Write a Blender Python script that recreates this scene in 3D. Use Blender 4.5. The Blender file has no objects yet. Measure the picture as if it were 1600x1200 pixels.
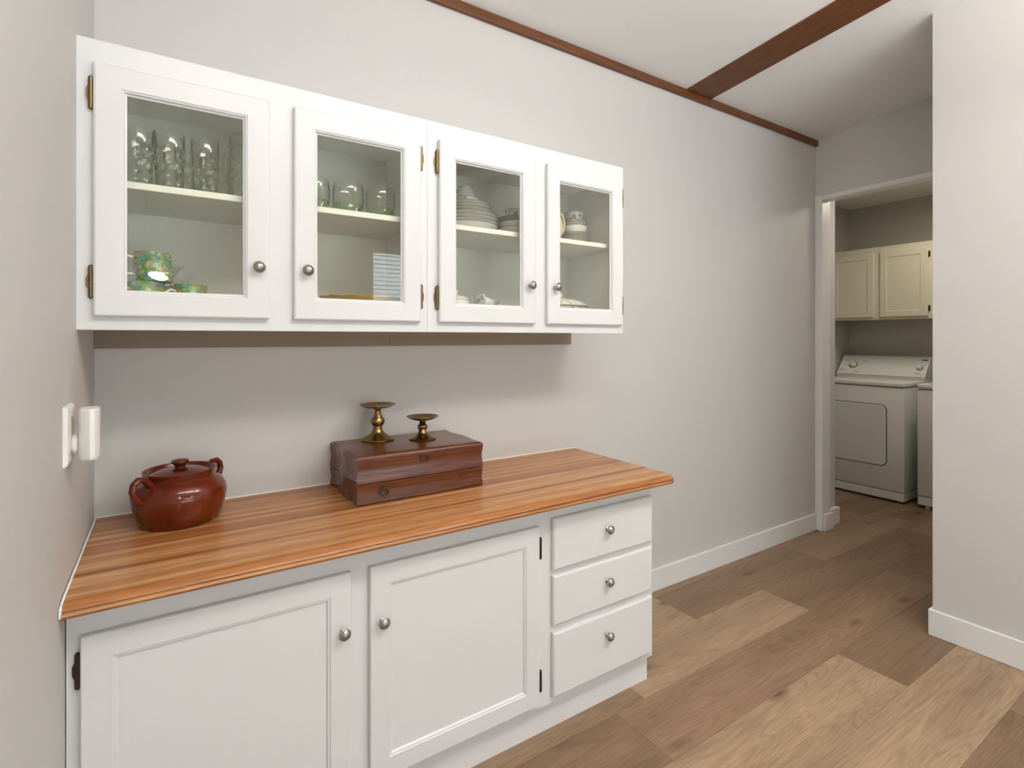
import bpy, bmesh, math, random
from mathutils import Matrix, Vector
R = math.radians
random.seed(7)
S = bpy.context.scene
COL = S.collection

# ------------------------------------------------------------------ camera
cam_d = bpy.data.cameras.new('camera')
cam_d.sensor_width = 36.0
cam_d.lens = 824.0 * 36.0 / 1600.0
cam_d.shift_y = -72.0 / 1600.0
cam_d.clip_start = 0.02
cam = bpy.data.objects.new('camera', cam_d)
cam.location = (0, 0, 1.40)
cam.rotation_euler = (R(90), 0, R(-33.1))
COL.objects.link(cam)
S.camera = cam

# ------------------------------------------------------------------ world, light, exposure
w = bpy.data.worlds.new('sky'); S.world = w
w.use_nodes = True
bg = w.node_tree.nodes['Background']
bg.inputs[0].default_value = (0.80, 0.90, 1.0, 1)
bg.inputs[1].default_value = 5.0

def area(name, loc, rot, sx, sy, power, color):
    d = bpy.data.lights.new(name, 'AREA')
    d.shape = 'RECTANGLE'; d.size = sx; d.size_y = sy
    d.energy = power; d.color = color
    o = bpy.data.objects.new(name, d); o.location = loc; o.rotation_euler = rot
    COL.objects.link(o); return o
def portal(name, loc, rot, sx, sy):
    o = area(name, loc, rot, sx, sy, 1, (1, 1, 1)); o.data.cycles.is_portal = True
# sky portals: low window added for frontal fill, then the window with blinds
portal('window_portal', (1.45, -2.98, 0.91), (R(90), 0, 0), 2.8, 1.58)
portal('window_portal', (2.48, -2.98, 2.155), (R(90), 0, 0), .88, .67)
# unseen fill lights, added to brighten walls, ceiling, passage and laundry
area('ceiling_fill_light', (0.55, -0.02, 2.95), (R(44), 0, R(6)), 1.6, 0.4, 19, (1.0, 0.95, 0.89))  # added wash on the back wall and upper cabinets
area('uplight_fill', (1.7, -0.35, 2.50), (R(180), 0, 0), 1.8, 0.4, 44, (1.0, 0.95, 0.88))  # added only to brighten the ceiling
area('hall_fill_light', (2.0, -0.10, 2.96), (R(40), 0, R(-45)), 1.0, 0.4, 13, (1.0, 0.96, 0.91))  # added to lift the far wall and door header
area('side_fill_light', (2.0, -0.08, 2.97), (0, R(52), 0), 0.35, 0.6, 8, (1.0, 0.95, 0.89))  # added to lift the left wall
area('laundry_fill_light', (4.80, 1.50, 2.62), (0, 0, 0), 0.4, 0.4, 8.0, (1.0, 0.92, 0.79))  # added to brighten the laundry, no fixture modelled

S.view_settings.view_transform = 'Standard'
try: S.view_settings.look = 'None'
except Exception: pass
S.view_settings.gamma = 1.0
S.view_settings.use_curve_mapping = False
S.view_settings.exposure = 0.40
S.cycles.transparent_max_bounces = 48

# ------------------------------------------------------------------ materials
def new_mat(name):
    m = bpy.data.materials.new(name); m.use_nodes = True
    nt = m.node_tree
    return m, nt, nt.nodes['Principled BSDF']
def setc(p, col=None, rough=None, metal=None, spec=None, coat=None):
    if col is not None: p.inputs['Base Color'].default_value = (*col, 1)
    if rough is not None: p.inputs['Roughness'].default_value = rough
    if metal is not None: p.inputs['Metallic'].default_value = metal
    if spec is not None: p.inputs['Specular IOR Level'].default_value = spec
    if coat is not None:
        p.inputs['Coat Weight'].default_value = coat
        p.inputs['Coat Roughness'].default_value = 0.06
def N(nt, t, **kw):
    n = nt.nodes.new(t)
    for k, v in kw.items(): setattr(n, k, v)
    return n
def coords(nt, scale=(1, 1, 1), kind='Object', rand=False):
    tc = N(nt, 'ShaderNodeTexCoord'); mp = N(nt, 'ShaderNodeMapping')
    mp.inputs['Scale'].default_value = scale
    if rand:
        oi = N(nt, 'ShaderNodeObjectInfo'); ml = N(nt, 'ShaderNodeVectorMath', operation='SCALE')
        cx = N(nt, 'ShaderNodeCombineXYZ'); nt.links.new(oi.outputs['Random'], cx.inputs[0])
        nt.links.new(oi.outputs['Random'], cx.inputs[2])
        ml.inputs['Scale'].default_value = 37.0
        nt.links.new(cx.outputs[0], ml.inputs[0])
        ad = N(nt, 'ShaderNodeVectorMath', operation='ADD')
        nt.links.new(tc.outputs[kind], ad.inputs[0]); nt.links.new(ml.outputs[0], ad.inputs[1])
        nt.links.new(ad.outputs[0], mp.inputs[0])
    else:
        nt.links.new(tc.outputs[kind], mp.inputs[0])
    return mp.outputs[0]
def noise(nt, vec, scale, detail=4, rough=.55, dist=0):
    n = N(nt, 'ShaderNodeTexNoise'); nt.links.new(vec, n.inputs['Vector'])
    n.inputs['Scale'].default_value = scale; n.inputs['Detail'].default_value = detail
    n.inputs['Roughness'].default_value = rough; n.inputs['Distortion'].default_value = dist
    return n.outputs['Fac']
def ramp(nt, fac, stops):
    r = N(nt, 'ShaderNodeValToRGB'); nt.links.new(fac, r.inputs[0])
    e = r.color_ramp.elements
    while len(e) < len(stops): e.new(0.5)
    for i, (p, c) in enumerate(stops):
        e[i].position = p; e[i].color = (*c, 1)
    return r.outputs[0]
def mixc(nt, fac, a, b, mode='MIX'):
    m = N(nt, 'ShaderNodeMix', data_type='RGBA', blend_type=mode)
    for sock, val in ((m.inputs[0], fac), (m.inputs[6], a), (m.inputs[7], b)):
        if hasattr(val, 'is_linked'): nt.links.new(val, sock)
        elif isinstance(val, (int, float)): sock.default_value = val
        else: sock.default_value = (*val, 1)
    return m.outputs[2]
def bump(nt, p, h, strength, dist=0.002):
    b = N(nt, 'ShaderNodeBump'); b.inputs['Strength'].default_value = strength
    b.inputs['Distance'].default_value = dist
    nt.links.new(h, b.inputs['Height']); nt.links.new(b.outputs[0], p.inputs['Normal'])

def paint(name, col, rough=.5, bscale=300, bstr=.05, spec=.5, stretch=(1, 1, 1)):
    m, nt, p = new_mat(name); setc(p, col, rough, spec=spec)
    v = coords(nt, stretch); f = noise(nt, v, bscale, 3)
    bump(nt, p, f, bstr)
    return m
WALL = paint('wall_paint', (.60, .584, .566), .6, 260, .10)
WALLR = WALL
CEIL = paint('ceiling_paint', (.84, .835, .82), .8, 120, .5)
WHITE = paint('white_cabinet_paint', (.72, .72, .717), .32, 60, .10, stretch=(1, 1, 8))
INSIDE = paint('cabinet_inside_paint', (.92, .92, .885), .5, 60, .06)
TRIM = paint('trim_paint', (.76, .75, .735), .38, 90, .04)
CREAM = paint('cream_paint', (.66, .62, .49), .45, 90, .05)
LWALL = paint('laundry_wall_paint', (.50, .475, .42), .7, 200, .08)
ENAMEL = paint('white_enamel', (.80, .79, .75), .28, 100, .01)
CAULK = paint('caulk', (.85, .84, .82), .6, 200, .1)
PLASTIC = paint('white_plastic', (.84, .83, .80), .35, 300, .01)
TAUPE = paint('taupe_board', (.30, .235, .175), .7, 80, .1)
def plain(name, col, rough, metal=0, spec=.5, coat=None):
    m, nt, p = new_mat(name); setc(p, col, rough, metal, spec, coat)
    f = noise(nt, coords(nt), 40, 3)
    c = mixc(nt, f, tuple(x * .92 for x in col), tuple(min(1, x * 1.08) for x in col))
    nt.links.new(c, p.inputs['Base Color'])
    return m
NICKEL = plain('brushed_nickel', (.38, .355, .335), .30, 1)
ANTIQ = plain('antique_brass', (.21, .145, .075), .35, 1)
BLACKH = plain('black_metal', (.03, .026, .022), .45, .6)
BRASS = plain('aged_brass', (.30, .20, .075), .27, 1)
DARKB = plain('dark_bronze', (.075, .055, .036), .42, .9)
CHINA = plain('white_china', (.86, .86, .83), .14)
GOLDRIM = plain('gold_rim', (.30, .24, .16), .3, .4)
DARK = plain('dark_gap', (.02, .02, .018), .8)
GREYP = plain('grey_plastic', (.25, .25, .24), .4)
MARK = plain('dark_print', (.03, .03, .04), .5)
PRINT = plain('grey_print', (.33, .32, .29), .5)
LAV = plain('grey_lilac_plastic', (.58, .57, .59), .4)

def dark_wood(name, cols, rough, scale=(2.2, 40, 40), coat=.3):
    m, nt, p = new_mat(name); setc(p, rough=rough, coat=coat)
    f = noise(nt, coords(nt, scale), 3.0, 5, .6, .6)
    nt.links.new(ramp(nt, f, [(.3, cols[0]), (.55, cols[1]), (.75, cols[2])]), p.inputs['Base Color'])
    bump(nt, p, f, .06)
    return m
MAHOG = dark_wood('mahogany', [(.058, .014, .0045), (.130, .035, .0095), (.19, .056, .015)], .25, coat=.08)
TRIMW = dark_wood('stained_trim_x', [(.085, .028, .008), (.16, .056, .016), (.22, .085, .027)], .45, (1.6, 45, 45), 0)
TRIMWY = dark_wood('stained_trim_y', [(.085, .028, .008), (.16, .056, .016), (.22, .085, .027)], .45, (45, 1.6, 45), 0)

def glaze():
    m, nt, p = new_mat('brown_glaze'); setc(p, rough=.09, spec=.6)
    v = coords(nt, (1, 1, 1)); f = noise(nt, v, 9, 3)
    nt.links.new(ramp(nt, f, [(.3, (.095, .008, .0015)), (.7, (.170, .026, .004))]), p.inputs['Base Color'])
    return m
GLAZE = glaze()

def butcher():
    m, nt, p = new_mat('butcher_block_laminate'); setc(p, rough=.27, spec=.5)
    v = coords(nt)
    br = N(nt, 'ShaderNodeTexBrick'); sh = N(nt, 'ShaderNodeVectorMath', operation='ADD')
    sh.inputs[1].default_value = (9.3, 0, 0); nt.links.new(v, sh.inputs[0]); nt.links.new(sh.outputs[0], br.inputs['Vector'])
    br.offset = .5; br.inputs['Scale'].default_value = 1.0
    br.inputs['Brick Width'].default_value = 40.0; br.inputs['Row Height'].default_value = .0235
    br.inputs['Mortar Size'].default_value = 0.0; br.inputs['Bias'].default_value = 0.0
    br.inputs['Color1'].default_value = (0, 0, 0, 1); br.inputs['Color2'].default_value = (1, 1, 1, 1)
    drift = noise(nt, coords(nt, (.9, 46, 46)), 1.0, 2)
    av = N(nt, 'ShaderNodeMath', operation='MULTIPLY_ADD')
    nt.links.new(br.outputs['Color'], av.inputs[0]); av.inputs[1].default_value = .68
    half = N(nt, 'ShaderNodeMath', operation='MULTIPLY_ADD'); nt.links.new(drift, half.inputs[0])
    half.inputs[1].default_value = 1.1; half.inputs[2].default_value = -.38
    nt.links.new(half.outputs[0], av.inputs[2])
    strip = ramp(nt, av.outputs[0], [(.02, (.28, .095, .028)), (.3, (.44, .175, .055)), (.6, (.54, .245, .088)), (.95, (.70, .39, .18))])
    g = noise(nt, coords(nt, (2.5, 70, 70)), 3.2, 6, .65, .4)
    grain = ramp(nt, g, [(.32, (.62, .56, .50)), (.55, (1, 1, 1)), (.8, (1.12, 1.1, 1.05))])
    c = mixc(nt, .85, strip, grain, 'MULTIPLY')
    g2 = noise(nt, coords(nt, (6, 240, 240)), 2.0, 3)
    c = mixc(nt, .5, c, ramp(nt, g2, [(.38, (.60, .52, .45)), (.56, (1.04, 1.03, 1.02))]), 'MULTIPLY')
    nt.links.new(c, p.inputs['Base Color'])
    return m
BUTCHER = butcher()

def plank_mat():
    m, nt, p = new_mat('oak_plank'); setc(p, rough=.42, spec=.35)
    oi = N(nt, 'ShaderNodeObjectInfo')
    # cathedral grain: stretched rings disturbed by noise
    v = coords(nt, (.42, 4.2, 1), rand=True)
    n1 = noise(nt, v, 1.5, 2, .45, .5)
    mult = N(nt, 'ShaderNodeMath', operation='MULTIPLY'); mult.inputs[1].default_value = 130.0
    nt.links.new(n1, mult.inputs[0])
    sn = N(nt, 'ShaderNodeMath', operation='SINE'); nt.links.new(mult.outputs[0], sn.inputs[0])
    ringf = N(nt, 'ShaderNodeMapRange'); nt.links.new(sn.outputs[0], ringf.inputs[0])
    ringf.inputs[1].default_value = -1; ringf.inputs[2].default_value = 1
    fine = noise(nt, coords(nt, (4, 110, 1), rand=True), 2.4, 6, .7)
    broad = noise(nt, coords(nt, (1.0, 6, 1), rand=True), 1.1, 3, .5)
    c = mixc(nt, .30, oi.outputs['Color'], ramp(nt, ringf.outputs[0], [(.0, (.60, .53, .47)), (.45, (1.02, 1.02, 1.02))]), 'MULTIPLY')
    c = mixc(nt, .60, c, ramp(nt, fine, [(.33, (.60, .55, .50)), (.6, (1.1, 1.1, 1.1))]), 'MULTIPLY')
    c = mixc(nt, .65, c, ramp(nt, broad, [(.3, (.74, .69, .64)), (.6, (1.08, 1.07, 1.06))]), 'MULTIPLY')
    # knots
    vo = N(nt, 'ShaderNodeTexVoronoi'); nt.links.new(coords(nt, (1.0, 2.6, 1), rand=True), vo.inputs['Vector'])
    vo.inputs['Scale'].default_value = 1.9
    c = mixc(nt, .85, c, ramp(nt, vo.outputs['Distance'], [(.0, (.10, .06, .035)), (.045, (.32, .23, .16)), (.16, (1, 1, 1))]), 'MULTIPLY')
    nt.links.new(c, p.inputs['Base Color'])
    bump(nt, p, fine, .08, .001)
    return m
PLANK = plank_mat()

def pane_mat(name, tint, refl=1.0, bumpy=0, ior=1.5, rough=0.0):
    m = bpy.data.materials.new(name); m.use_nodes = True
    nt = m.node_tree; nt.nodes.clear()
    out = N(nt, 'ShaderNodeOutputMaterial'); mx = N(nt, 'ShaderNodeMixShader')
    tr = N(nt, 'ShaderNodeBsdfTransparent'); tr.inputs[0].default_value = (*tint, 1)
    gl = N(nt, 'ShaderNodeBsdfGlossy'); gl.inputs['Roughness'].default_value = rough
    fr = N(nt, 'ShaderNodeFresnel'); fr.inputs[0].default_value = ior
    sc = N(nt, 'ShaderNodeMath', operation='MULTIPLY'); sc.inputs[1].default_value = refl
    sc.use_clamp = True
    ge = N(nt, 'ShaderNodeNewGeometry'); iv = N(nt, 'ShaderNodeMath', operation='SUBTRACT'); iv.inputs[0].default_value = 1.0
    fm = N(nt, 'ShaderNodeMath', operation='MULTIPLY')
    nt.links.new(ge.outputs['Backfacing'], iv.inputs[1]); nt.links.new(fr.outputs[0], fm.inputs[0]); nt.links.new(iv.outputs[0], fm.inputs[1])
    nt.links.new(fm.outputs[0], sc.inputs[0]); nt.links.new(sc.outputs[0], mx.inputs[0])
    nt.links.new(tr.outputs[0], mx.inputs[1]); nt.links.new(gl.outputs[0], mx.inputs[2])
    nt.links.new(mx.outputs[0], out.inputs[0])
    if bumpy:
        b = N(nt, 'ShaderNodeBump'); b.inputs['Strength'].default_value = 1.0
        b.inputs['Distance'].default_value = .010
        vo = N(nt, 'ShaderNodeTexVoronoi'); vo.inputs['Scale'].default_value = bumpy
        nt.links.new(coords(nt), vo.inputs['Vector'])
        nt.links.new(vo.outputs['Distance'], b.inputs['Height'])
        nt.links.new(b.outputs[0], gl.inputs['Normal']); nt.links.new(b.outputs[0], fr.inputs['Normal'])
    return m
PANE = pane_mat('cabinet_glass', (.985, .986, .950), 1.9)
CLEAR = pane_mat('drinking_glass', (.985, .99, .98), 2.6, rough=.02)
PRESSED = pane_mat('pressed_glass', (.975, .982, .965), 2.0, 60, rough=.05)
GREENG = pane_mat('green_tinted_glass', (.87, .95, .83), 2.4, 60, rough=.05)
AMBER = plain('amber_glass', (.72, .46, .09), .15)
AMBER.node_tree.nodes['Principled BSDF'].inputs['Alpha'].default_value = .78
WINP = pane_mat('window_glass', (.97, .98, .98), 1.0)

def emit(name, col, st):
    m = bpy.data.materials.new(name); m.use_nodes = True
    nt = m.node_tree; nt.nodes.clear()
    out = N(nt, 'ShaderNodeOutputMaterial'); e = N(nt, 'ShaderNodeEmission')
    e.inputs[0].default_value = (*col, 1); e.inputs[1].default_value = st
    nt.links.new(e.outputs[0], out.inputs[0]); return m
BULB = emit('lamp_diffuser', (1, .96, .9), 200)

def floral(name, base, spots, scale, lo, hi, rough=.15):
    m, nt, p = new_mat(name); setc(p, rough=rough)
    v = coords(nt); vo = N(nt, 'ShaderNodeTexVoronoi'); vo.inputs['Scale'].default_value = scale
    nt.links.new(v, vo.inputs['Vector'])
    sep = N(nt, 'ShaderNodeSeparateColor'); nt.links.new(vo.outputs['Color'], sep.inputs[0])
    k = len(spots)
    r = N(nt, 'ShaderNodeValToRGB'); r.color_ramp.interpolation = 'CONSTANT'
    nt.links.new(sep.outputs[0], r.inputs[0])
    e = r.color_ramp.elements
    while len(e) < k: e.new(.5)
    for i, c in enumerate(spots): e[i].position = i / k; e[i].color = (*c, 1)
    mask = ramp(nt, noise(nt, v, scale * .55, 3), [(lo, (0, 0, 0)), (hi, (1, 1, 1))])
    nt.links.new(mixc(nt, mask, base, r.outputs[0]), p.inputs['Base Color'])
    return m
CHINTZ = floral('green_chintz_glaze', (.42, .50, .20), [(.13, .30, .06), (.09, .24, .34), (.50, .42, .10), (.24, .42, .12), (.14, .36, .30), (.42, .26, .22)], 120, .36, .42)
ROSEY = floral('rose_sprig_china', (.86, .86, .83), [(.62, .28, .30), (.84, .84, .81), (.28, .32, .24), (.85, .85, .82), (.5, .42, .5)], 95, .54, .60)
CREAMW = plain('cream_glaze', (.74, .62, .44), .2)
LEAFG = plain('green_glaze', (.11, .30, .05), .2)
HILL = floral('hill_foliage', (.05, .09, .03), [(.07, .13, .04), (.04, .07, .03), (.10, .15, .06)], 3, .3, .6, .9)

# ------------------------------------------------------------------ mesh helpers
class BM:
    def __init__(s): s.b = bmesh.new()
    def box(s, x0, x1, y0, y1, z0, z1, bev=0, seg=1):
        vs = [s.b.verts.new((x, y, z)) for x in (x0, x1) for y in (y0, y1) for z in (z0, z1)]
        fs = [(0, 1, 3, 2), (4, 6, 7, 5), (0, 4, 5, 1), (2, 3, 7, 6), (0, 2, 6, 4), (1, 5, 7, 3)]
        faces = [s.b.faces.new([vs[i] for i in f]) for f in fs]
        if bev:
            es = list({e for f in faces for e in f.edges})
            bmesh.ops.bevel(s.b, geom=es, offset=bev, segments=seg, affect='EDGES', profile=.5)
        return s
    def prism(s, poly, a0, a1, axis='x', bev=0):
        def P(u, v, a): return {'x': (a, u, v), 'y': (u, a, v), 'z': (u, v, a)}[axis]
        lo = [s.b.verts.new(P(u, v, a0)) for u, v in poly]
        hi = [s.b.verts.new(P(u, v, a1)) for u, v in poly]
        n = len(poly)
        fs = [s.b.faces.new(lo), s.b.faces.new(hi[::-1])]
        for i in range(n):
            fs.append(s.b.faces.new((lo[i], hi[i], hi[(i + 1) % n], lo[(i + 1) % n])))
        if bev:
            es = list({e for f in fs for e in f.edges})
            bmesh.ops.bevel(s.b, geom=es, offset=bev, segments=2, affect='EDGES', profile=.5)
        return s
    def loops(s, rings, cap0=True, cap1=True, close=False):
        vr = [[s.b.verts.new(p) for p in r] for r in rings]
        n = len(rings[0])
        m = len(vr)
        for i in range(m if close else m - 1):
            a, b = vr[i], vr[(i + 1) % m]
            for j in range(n):
                s.b.faces.new((a[j], a[(j + 1) % n], b[(j + 1) % n], b[j]))
        if not close:
            if cap0: s.b.faces.new(vr[0][::-1])
            if cap1: s.b.faces.new(vr[-1])
        return s
    def rect(s, x0, x1, z0, z1, prof, cap0=False, cap1=False, plane='xz'):
        """sweep a profile [(inset, depth)] round a rectangle"""
        rs = []
        for i, y in prof:
            q = [(x0 + i, z0 + i), (x1 - i, z0 + i), (x1 - i, z1 - i), (x0 + i, z1 - i)]
            rs.append([(u, y, v) if plane == 'xz' else (y, u, v) for u, v in q])
        return s.loops(rs, cap0, cap1)
    def lathe(s, prof, c=(0, 0, 0), n=32, M=None, sx=1, sy=1):
        M = M or Matrix()
        c = Vector(c); prev = None
        for r, z in prof:
            if r < 1e-6: ring = [s.b.verts.new(M @ Vector((0, 0, z)) + c)]
            else: ring = [s.b.verts.new(M @ Vector((r * sx * math.cos(2 * math.pi * k / n), r * sy * math.sin(2 * math.pi * k / n), z)) + c) for k in range(n)]
            if prev:
                a, b = prev, ring
                for k in range(n):
                    k2 = (k + 1) % n
                    if len(a) == 1 and len(b) > 1: s.b.faces.new((a[0], b[k2], b[k]))
                    elif len(b) == 1 and len(a) > 1: s.b.faces.new((a[k], a[k2], b[0]))
                    elif len(a) > 1: s.b.faces.new((a[k], a[k2], b[k2], b[k]))
            prev = ring
        return s
    def tube(s, pts, r, n=10, flat=1.0, closed=False):
        pts = [Vector(p) for p in pts]; m = len(pts)
        rr = r if isinstance(r, (list, tuple)) else [r] * m
        rings = []; up = None
        for i, p in enumerate(pts):
            if closed: t = (pts[(i + 1) % m] - pts[i - 1]).normalized()
            else: t = (pts[min(i + 1, m - 1)] - pts[max(i - 1, 0)]).normalized()
            if up is None:
                up = Vector((0, 0, 1)) if abs(t.z) < .9 else Vector((0, 1, 0))
            a = t.cross(up).normalized(); b = a.cross(t).normalized(); up = b
            rings.append([tuple(p + a * (rr[i] * flat * math.cos(2 * math.pi * k / n)) + b * (rr[i] * math.sin(2 * math.pi * k / n))) for k in range(n)])
        return s.loops(rings, True, True, closed)

def tag(o, label, cat, group=None):
    o['label'] = label; o['category'] = cat
    if group: o['group'] = group
    return o
def thing(name, loc, label, cat, group=None):
    o = bpy.data.objects.new(name, None); COL.objects.link(o)
    o.location = loc; o.empty_display_size = .05
    return tag(o, label, cat, group)
def rootloc(o):
    v = Vector(o.location)
    while o.parent: o = o.parent; v += Vector(o.location)
    return v
def part(name, bm, mat, parent=None, smooth=None, loc=None, label=None):
    """link a mesh; vertices are given in world space"""
    b = bm.b
    base = rootloc(parent) if parent else Vector((0, 0, 0))
    off = base if loc is None else Vector(loc)
    bmesh.ops.translate(b, verts=b.verts, vec=-off)
    bmesh.ops.recalc_face_normals(b, faces=b.faces)
    if smooth is not None:
        for f in b.faces: f.smooth = True
        for e in b.edges:
            if len(e.link_faces) == 2 and e.calc_face_angle(0) > R(smooth): e.smooth = False
    me = bpy.data.meshes.new(name); b.to_mesh(me); b.free()
    me.materials.append(mat)
    o = bpy.data.objects.new(name, me); COL.objects.link(o)
    if parent: o.parent = parent
    o.location = off - base
    if label: o['label'] = label
    return o
def single(name, bm, mat, label, cat, group=None, loc=(0, 0, 0), smooth=None):
    return tag(part(name, bm, mat, None, smooth, loc), label, cat, group)
def struct(name, bm, mat, smooth=None, parent=None):
    o = part(name, bm, mat, parent, smooth); o['kind'] = 'structure'; return o

# ------------------------------------------------------------------ room
XL, YB, XF, XR = -.187, 2.02, 3.97, 3.02
YR = -3.0
K = .095
def cz(y): return 2.834 + K * (YB - y)
# floor: sub-floor and the planks laid on it
sub = struct('floor', BM().box(-.30, 6.0, -3.1, 2.8, -.06, -.008), TAUPE)
W = .2645; y0 = 1.435 - 18 * W
tones = {'l': (.485, .345, .222), 'm': (.38, .255, .163), 'd': (.30, .195, .122), 'r': (.35, .226, .143), 'g': (.41, .28, .183)}
spec_rows = {   # row index -> list of (x end, tone)
    18: [(-.2, 'm'), (1.55, 'm'), (2.765, 'l'), (4.50, 'd'), (6.0, 'm')],
    19: [(.9, 'm'), (2.2, 'l'), (3.46, 'd'), (4.75, 'm'), (6.0, 'd')],
    17: [(-.2, 'm'), (1.4, 'd'), (3.635, 'r'), (5.0, 'd'), (6.0, 'm')],
    16: [(.2, 'd'), (1.25, 'm'), (2.488, 'l'), (3.72, 'd'), (6.0, 'm')],
    15: [(-.1, 'm'), (1.5, 'm'), (3.4, 'l'), (6.0, 'm')],
    14: [(.6, 'l'), (1.45, 'd'), (2.655, 'd'), (4.2, 'g'), (6.0, 'm')],
    13: [(.6, 'l'), (1.75, 'd'), (3.2, 'm'), (6.0, 'm')],
    20: [(.2, 'm'), (3.0, 'm'), (4.6, 'm'), (6.0, 'd')],
}
pm = {}
for i in range(0, 23):
    ya, yb = y0 + i * W, y0 + (i + 1) * W
    if i in spec_rows: row = spec_rows[i]
    else:
        row = []; x = -.29 + random.uniform(.3, 1.3)
        while x < 6.0: row.append((x, random.choice('lmmdg'))); x += 1.22
        row.append((6.0, random.choice('lmd')))
    xa = -.29
    for xe, t in row:
        if xe - xa < .02: continue
        L = round(xe - xa, 3)
        if L not in pm:
            b = BM().box(-L / 2 + .0003, L / 2 - .0003, -W / 2 + .0003, W / 2 - .0003, -.008, 0, .0007)
            o = part('plank', b, PLANK, sub); pm[L] = o.data
        else:
            o = bpy.data.objects.new('plank', pm[L]); COL.objects.link(o); o.parent = sub
        o.location = ((xa + xe) / 2, (ya + yb) / 2, 0)
        c = tones[t]; j = random.uniform(.80, .88)
        o.color = (c[0] * j, c[1] * j, c[2] * j, 1)
        xa = xe

def yz_wall(name, x0, x1, ya, yb, mat):
    poly = [(ya, 0), (yb, 0), (yb, cz(yb)), (ya, cz(ya))]
    return struct(name, BM().prism(poly, x0, x1, 'x'), mat)
struct('wall_back', BM().box(XL - .1, 4.25, YB, YB + .12, 0, cz(YB)), WALL)
yz_wall('wall_left', XL - .1, XL, YR, YB, WALL)
yz_wall('wall_right', XR, XR + .12, YR, 1.0, WALLR)
# passage side of the right-hand wall, and the wall above the laundry opening
struct('wall_passage', BM().box(XR + .12, 4.08, .88, 1.0, 0, cz(1.0)), WALL)
struct('wall_far', BM().prism([(1.0, 2.433), (YB, 2.433), (YB, cz(YB)), (1.0, cz(1.0))], XF, 4.08, 'x'), WALL)
# rear wall with two window openings
rb = BM()
zt = cz(YR)
wx0, wx1, wz0, wz1 = .05, 2.85, .12, 1.70  # low opening added to let in frontal light
vx0, vx1, vz0, vz1 = 2.04, 2.92, 1.82, 2.49
rb.box(XL - .1, wx0, YR - .12, YR, 0, zt).box(wx0, vx0, YR - .12, YR, wz1, zt).box(wx0, wx1, YR - .12, YR, 0, wz0)
rb.box(vx0, vx1, YR - .12, YR, vz1, zt).box(wx1, XR + .12, YR - .12, YR, 0, wz1).box(vx1, XR + .12, YR - .12, YR, wz1, zt)
rb.box(vx0, vx1, YR - .12, YR, wz1, vz0)
struct('wall_rear', rb, WALL)
struct('ceiling', BM().prism([(YB + .12, cz(YB + .12)), (YB + .12, cz(YB + .12) + .08), (YR - .12, cz(YR - .12) + .08), (YR - .12, cz(YR - .12))], XL - .1, 4.08, 'x'), CEIL)
# rear windows
def window(name, x0, x1, z0, z1, mull, slats):
    f = BM()
    f.rect(x0, x1, z0, z1, [(0, YR - .09), (0, YR + .012), (.045, YR + .012), (.045, YR - .09), (0, YR - .09)])
    for xm in mull: f.box(xm - .02, xm + .02, YR - .08, YR - .01, z0 + .045, z1 - .045)
    fr = struct(name, f, TRIM)
    p = part('pane', BM().box(x0 + .04, x1 - .04, YR - .066, YR - .060, z0 + .04, z1 - .04), WINP, fr)
    zz = z1 - .08
    if slats:
        sm = None
        while zz > z0 + .06:
            b = BM().prism([(YR - .05, zz - .0012), (YR - .05, zz + .0012), (YR - .018, zz + .0072), (YR - .018, zz + .0048)], x0 + .05, x1 - .05, 'x')
            part('blind_slat', b, TRIM, fr); zz -= .052
    return fr
window('fill_window', wx0, wx1, wz0, wz1, [.98, 1.92], False)  # unseen window added for frontal fill, kept below the glass reflections
window('window_2', vx0, vx1, vz0, vz1, [], True)
# wooded hill seen through the blinds' window
hb = BM(); n = 46
top = [(-14 + 30 * i / n, 2.6 + 1.1 * math.sin(i * .31 + 1.0) + .35 * math.sin(i * 1.7) + .2 * random.random()) for i in range(n + 1)]
hb.prism([(-14, -.5)] + top + [(16, -.5)], -18.5, -17.0, 'y')
single('wooded_hill', hb, HILL, 'dark green wooded hill beyond the rear window', 'hill', loc=(1, -18, -.5))

# laundry room shell
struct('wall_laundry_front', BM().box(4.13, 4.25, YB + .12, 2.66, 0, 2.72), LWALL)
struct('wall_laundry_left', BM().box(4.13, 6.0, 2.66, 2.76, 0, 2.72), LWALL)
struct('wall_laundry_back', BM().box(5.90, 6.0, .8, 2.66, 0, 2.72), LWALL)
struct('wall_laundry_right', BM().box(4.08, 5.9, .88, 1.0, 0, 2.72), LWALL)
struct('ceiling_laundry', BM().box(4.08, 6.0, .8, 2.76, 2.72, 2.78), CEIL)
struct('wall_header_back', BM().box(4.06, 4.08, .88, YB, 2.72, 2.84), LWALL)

# trims
struct('trim_1', BM().box(XL, XF - .002, YB - .022, YB, 2.795, 2.838, .004, 2), TRIMW)           # stained cove strip along the back wall
tb = BM()
for (a, b_) in ((1.996, YR),):
    rings = []
    for y in (a, b_):
        z = cz(y); rings.append([(2.505, y, z + .002), (2.720, y, z + .002), (2.720, y, z - .010), (2.505, y, z - .010)])
    tb.loops(rings)
struct('trim_2', tb, TRIMWY)                                                                     # flat stained batten on the ceiling
cb = BM()
cb.box(3.957, 4.06, 1.968, YB - .0005, 0, 2.433, .003)
cb.box(3.957, 4.06, 1.03, 1.968, 2.398, 2.433, .003)
cb.box(3.957, 4.06, 1.0005, 1.03, 0, 2.433, .003)
cb.box(4.062, 4.12, 1.990, YB - .0005, 0, 2.433, .002)
struct('door_1', cb, TRIM)                                                                       # cased opening to the laundry
def base(name, b): return struct(name, b, TRIM)
BH = .122
base('baseboard_back', BM().box(1.648, 3.956, YB - .015, YB, 0, BH, .003))
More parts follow.
